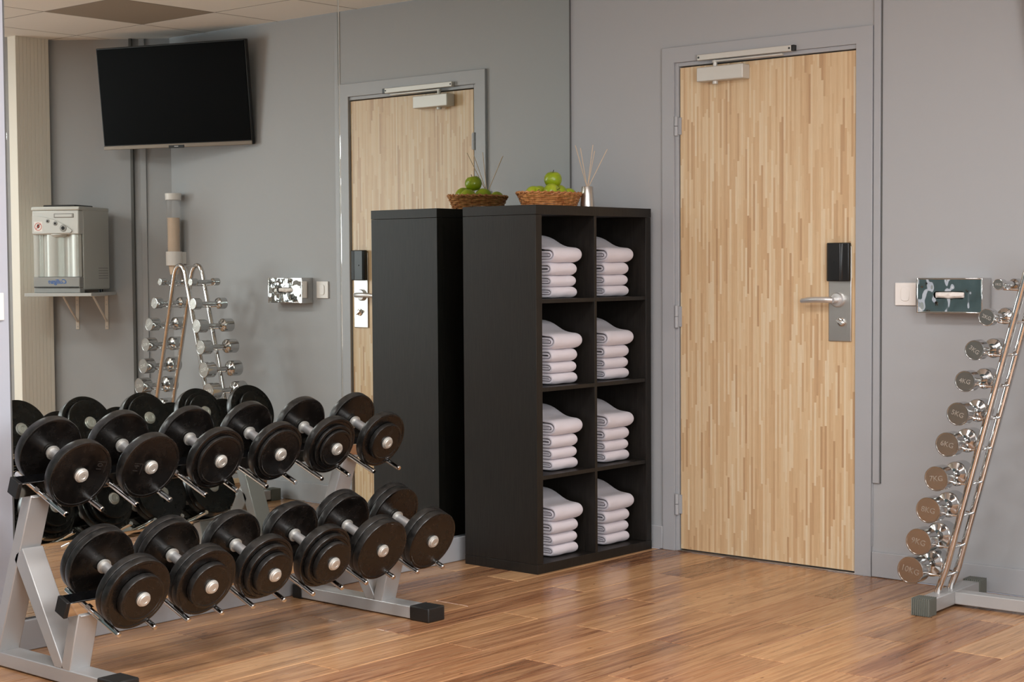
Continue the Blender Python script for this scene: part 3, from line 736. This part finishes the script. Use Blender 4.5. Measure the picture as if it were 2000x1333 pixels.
obj('screen', B(-TWd+.008, TWd-.008, -.0012, .003, -THt+.024, THt-.008), m_screen, tv, smooth=False)
bz = obj('lower_bezel', B(-TWd+.001, TWd-.001, -.003, .004, -THt, -THt+.021), mat('bronze_bezel', srgb(128,116,104), .35, .6), tv, .002)
obj('badge', B(-.05, .05, -.0045, -.002, -THt-.003, -THt+.013), m_black_plastic, bz, .003); obj('badge_mark', B(-.013, .013, -.0052, -.004, -THt+.003, -THt+.009), m_chrome, bz, smooth=False)
bm = bmesh.new(); inv = tv.rotation_quaternion.inverted()
wp = Vector((2.66, -.020, 2.13)) - Vector((2.590, -.215, 2.160)); a = inv @ wp; mid = inv @ Vector((.10, .11, 0))
tube(bm, [(0, .06, 0), mid, a], .016, 8)
obj('arm', bm, m_black_plastic, tv)
bm = bmesh.new(); vs = box(bm, -.05, .05, .002, .019, -.08, .08); bmesh.ops.transform(bm, matrix=inv.to_matrix().to_4x4() @ Matrix.Translation(wp), verts=bm.verts); obj('wall_plate', bm, m_black_plastic, tv, .002)

# shelf, water cooler (on the angled corner wall)
s0 = (Vector((3.154, -.193, 0)) - Vector((*CA, 0))).dot(DD)
sh = thing('wall_shelf', 'light grey wall shelf on white brackets under the water cooler', 'shelf', diag(s0, 0, 1.078))
sh.matrix_world = Matrix.Translation(diag(s0, 0, 1.078)) @ MD.to_3x3().to_4x4()
obj('board', B(0, .372, -.44, -.016, 0, .018), mat('grey_shelf_board', srgb(190,190,188), .4), sh, .0015)
m_br = mat('cream_bracket', srgb(226,218,208), .45)
for bx in (.062, .232):
    bm = bmesh.new(); box(bm, bx-.010, bx+.010, -.004, 0, -.195, -.001); box(bm, bx-.010, bx+.010, -.245, -.004, -.005, -.001)
    d = Vector((0, -.225, .150)); 
    for xx in (-.006,): 
        tube(bm, [(bx, -.004, -.150), (bx, -.225, -.006)], .0062, 8)
    b = obj('bracket', bm, m_br, sh, .0012)
    for zz in (-.03, -.055, -.180):
        bm = bmesh.new(); cyl(bm, (bx, -.004, zz), (bx, -.006, zz), .0042, 10); obj('screw', bm, m_steel, b)
wc = thing('water_cooler', 'silver countertop water cooler with black lid on the wall shelf', 'water cooler', (0,0,0))
wc.matrix_world = Matrix.Translation(diag(s0+.040, 0, 1.0965)) @ MD.to_3x3().to_4x4() @ Matrix.Translation((.141, -.215, 0)) @ Matrix.Rotation(R(9), 4, 'Z') @ Matrix.Translation((-.141, .215, 0))
m_cool = mat('silver_plastic', srgb(196,196,190), .38, .3); m_cool_d = mat('grey_plastic', srgb(150,149,146), .45); m_cool_p = mat('pale_silver_panel', srgb(206,206,202), .42, .15)
CW, CD, CH = .284, .345, .470; f0, f1 = -.395, -.052     # front y, back y
z0 = .016
bm = bmesh.new(); box(bm, 0, CW, f0+.045, f1, z0, CH); obj('body', bm, m_cool, wc, .008, 3)
# curved lower front: two bulges beside a shallow concave bay
bm = bmesh.new(); nx = 40; prof = []
for i in range(nx+1):
    x = .004 + (CW-.008)*i/nx; u = i/nx
    y = f0 + .010 + .030*math.exp(-((u-.33)/.13)**2) - .004*math.exp(-((u-.62)/.14)**2) + .030*math.exp(-((u-.80)/.07)**2)*.7 + .02*max(0, .06-u)/.06
    prof.append((x, y))
va = [bm.verts.new((x, y, .088)) for x, y in prof]; vb = [bm.verts.new((x, y, .318)) for x, y in prof]
wa = [bm.verts.new((x, f0+.06, .088)) for x, y in prof]; wb = [bm.verts.new((x, f0+.06, .318)) for x, y in prof]
for i in range(nx):
    bm.faces.new((va[i], va[i+1], vb[i+1], vb[i])); bm.faces.new((vb[i], vb[i+1], wb[i+1], wb[i])); bm.faces.new((va[i], wa[i], wa[i+1], va[i+1]))
obj('front_bay', bm, m_cool, wc, angle=70)
obj('control_head', B(.003, CW-.003, f0, f0+.06, .318, CH-.022), m_cool_p, wc, .006, 3)
obj('top_cover', B(-.002, CW+.002, f0-.002, f1, CH-.022, CH), m_cool, wc, .006, 3)
obj('lid', B(.07, CW-.02, f0+.09, f1-.05, CH, CH+.012), m_black_plastic, wc, .004)
# sweeping button panel: wide at the mirror-side end
bm = bmesh.new(); poly = [(.006, .322), (.006, .418)]
poly = [(CW-.006, .322), (CW-.006, .420)] + [(CW-.006 - .225*t, .420 - .010*t - .060*t**2.4) for t in [i/10 for i in range(1, 11)]] + [(CW-.006-.238, .338), (CW-.006-.228, .325)]
prism(bm, poly, f0-.006, f0+.002)
pan = obj('button_panel', bm, m_cool_p, wc, .002)
for u, z, r in ((CW-.100, .391, .0105), (CW-.145, .378, .0125), (CW-.192, .352, .020)):
    bm = bmesh.new(); lathe(bm, [(r, 0), (r, .003), (r*.8, .004), (0, .004)], (u, f0-.005, z), (0,-1,0), 20); bb_ = obj('button', bm, m_cool_d, pan)
    bm = bmesh.new(); lathe(bm, [(r*.5, 0), (r*.4, .0015), (0, .0015)], (u, f0-.009, z), (0,-1,0), 14); obj('button_centre', bm, m_black_plastic, bb_)
st = obj('warning_sticker', B(CW-.068, CW-.018, f0-.0066, f0-.0058, .335, .388), m_white_plastic, pan, smooth=False)
m_red = mat('red_print', srgb(196,62,48), .5)
bm = bmesh.new(); lathe(bm, [(.0185, 0), (.0185, .0006), (.0215, .0006), (.0215, 0)], (CW-.043, f0-.0064, .3615), (0,-1,0), 28, closed=True)
box(bm, -.019, .019, -.0006, 0, -.0016, .0016, M=Matrix.Translation((CW-.043, f0-.0066, .3615)) @ Matrix.Rotation(R(45), 4, 'Y')); obj('prohibition_ring', bm, m_red, st)
bm = bmesh.new(); lathe(bm, [(0, 0), (.0085, 0), (.0085, .0006), (0, .0006)], (CW-.043, f0-.0064, .3615), (0,-1,0), 18); box(bm, CW-.050, CW-.037, f0-.0070, f0-.0064, .364, .374); obj('cup_symbol', bm, mat('dark_print', srgb(70,40,34), .5), st, smooth=False)
bz = obj('display_window', B(.032, .150, f0-.003, f0+.002, .408, .432), m_cool_d, wc, .004, 3); obj('display_insert', B(.040, .142, f0-.004, f0-.002, .413, .427), m_cool_p, bz, .002)
bm = bmesh.new(); lathe(bm, [(.050, 0), (.052, .004), (.040, .016), (0, .020)], (CW*.50, f0+.045, .320), (0, 0, -1), 28); obj('spout_cover', bm, m_cool_p, wc)
obj('drip_front', B(.004, CW-.004, f0+.002, f0+.06, .028, .086), m_cool_d, wc, .004); obj('drip_lip', B(.010, CW-.010, f0-.002, f0+.004, .030, .034), m_black_plastic, wc, smooth=False)
me = text_mesh('Culligan', .034, mat('blue_print', srgb(34,96,170), .4), .0003, shear=.35, bold=.0004)
lg = obj('logo', me, parent=wc); lg.matrix_local = Matrix.Translation((CW*.47, f0+.0012, .061)) @ Matrix.Rotation(R(90), 4, 'X')
obj('lower_skirt', B(.004, CW-.004, f0+.006, f0+.06, .0, .027), m_cool_d, wc, .003)
for xx in (.03, .16, .24):
    for yy in (f0+.07, f1-.05):
        bm = bmesh.new(); cyl(bm, (xx, yy, 0), (xx, yy, .017), .014, 14); obj('foot', bm, m_black_plastic, wc)
for q in range(5): obj('vent_slot', B(-.0006, .001, f1-.13, f1-.02, .075+.014*q, .080+.014*q), m_cool_d, wc, smooth=False)
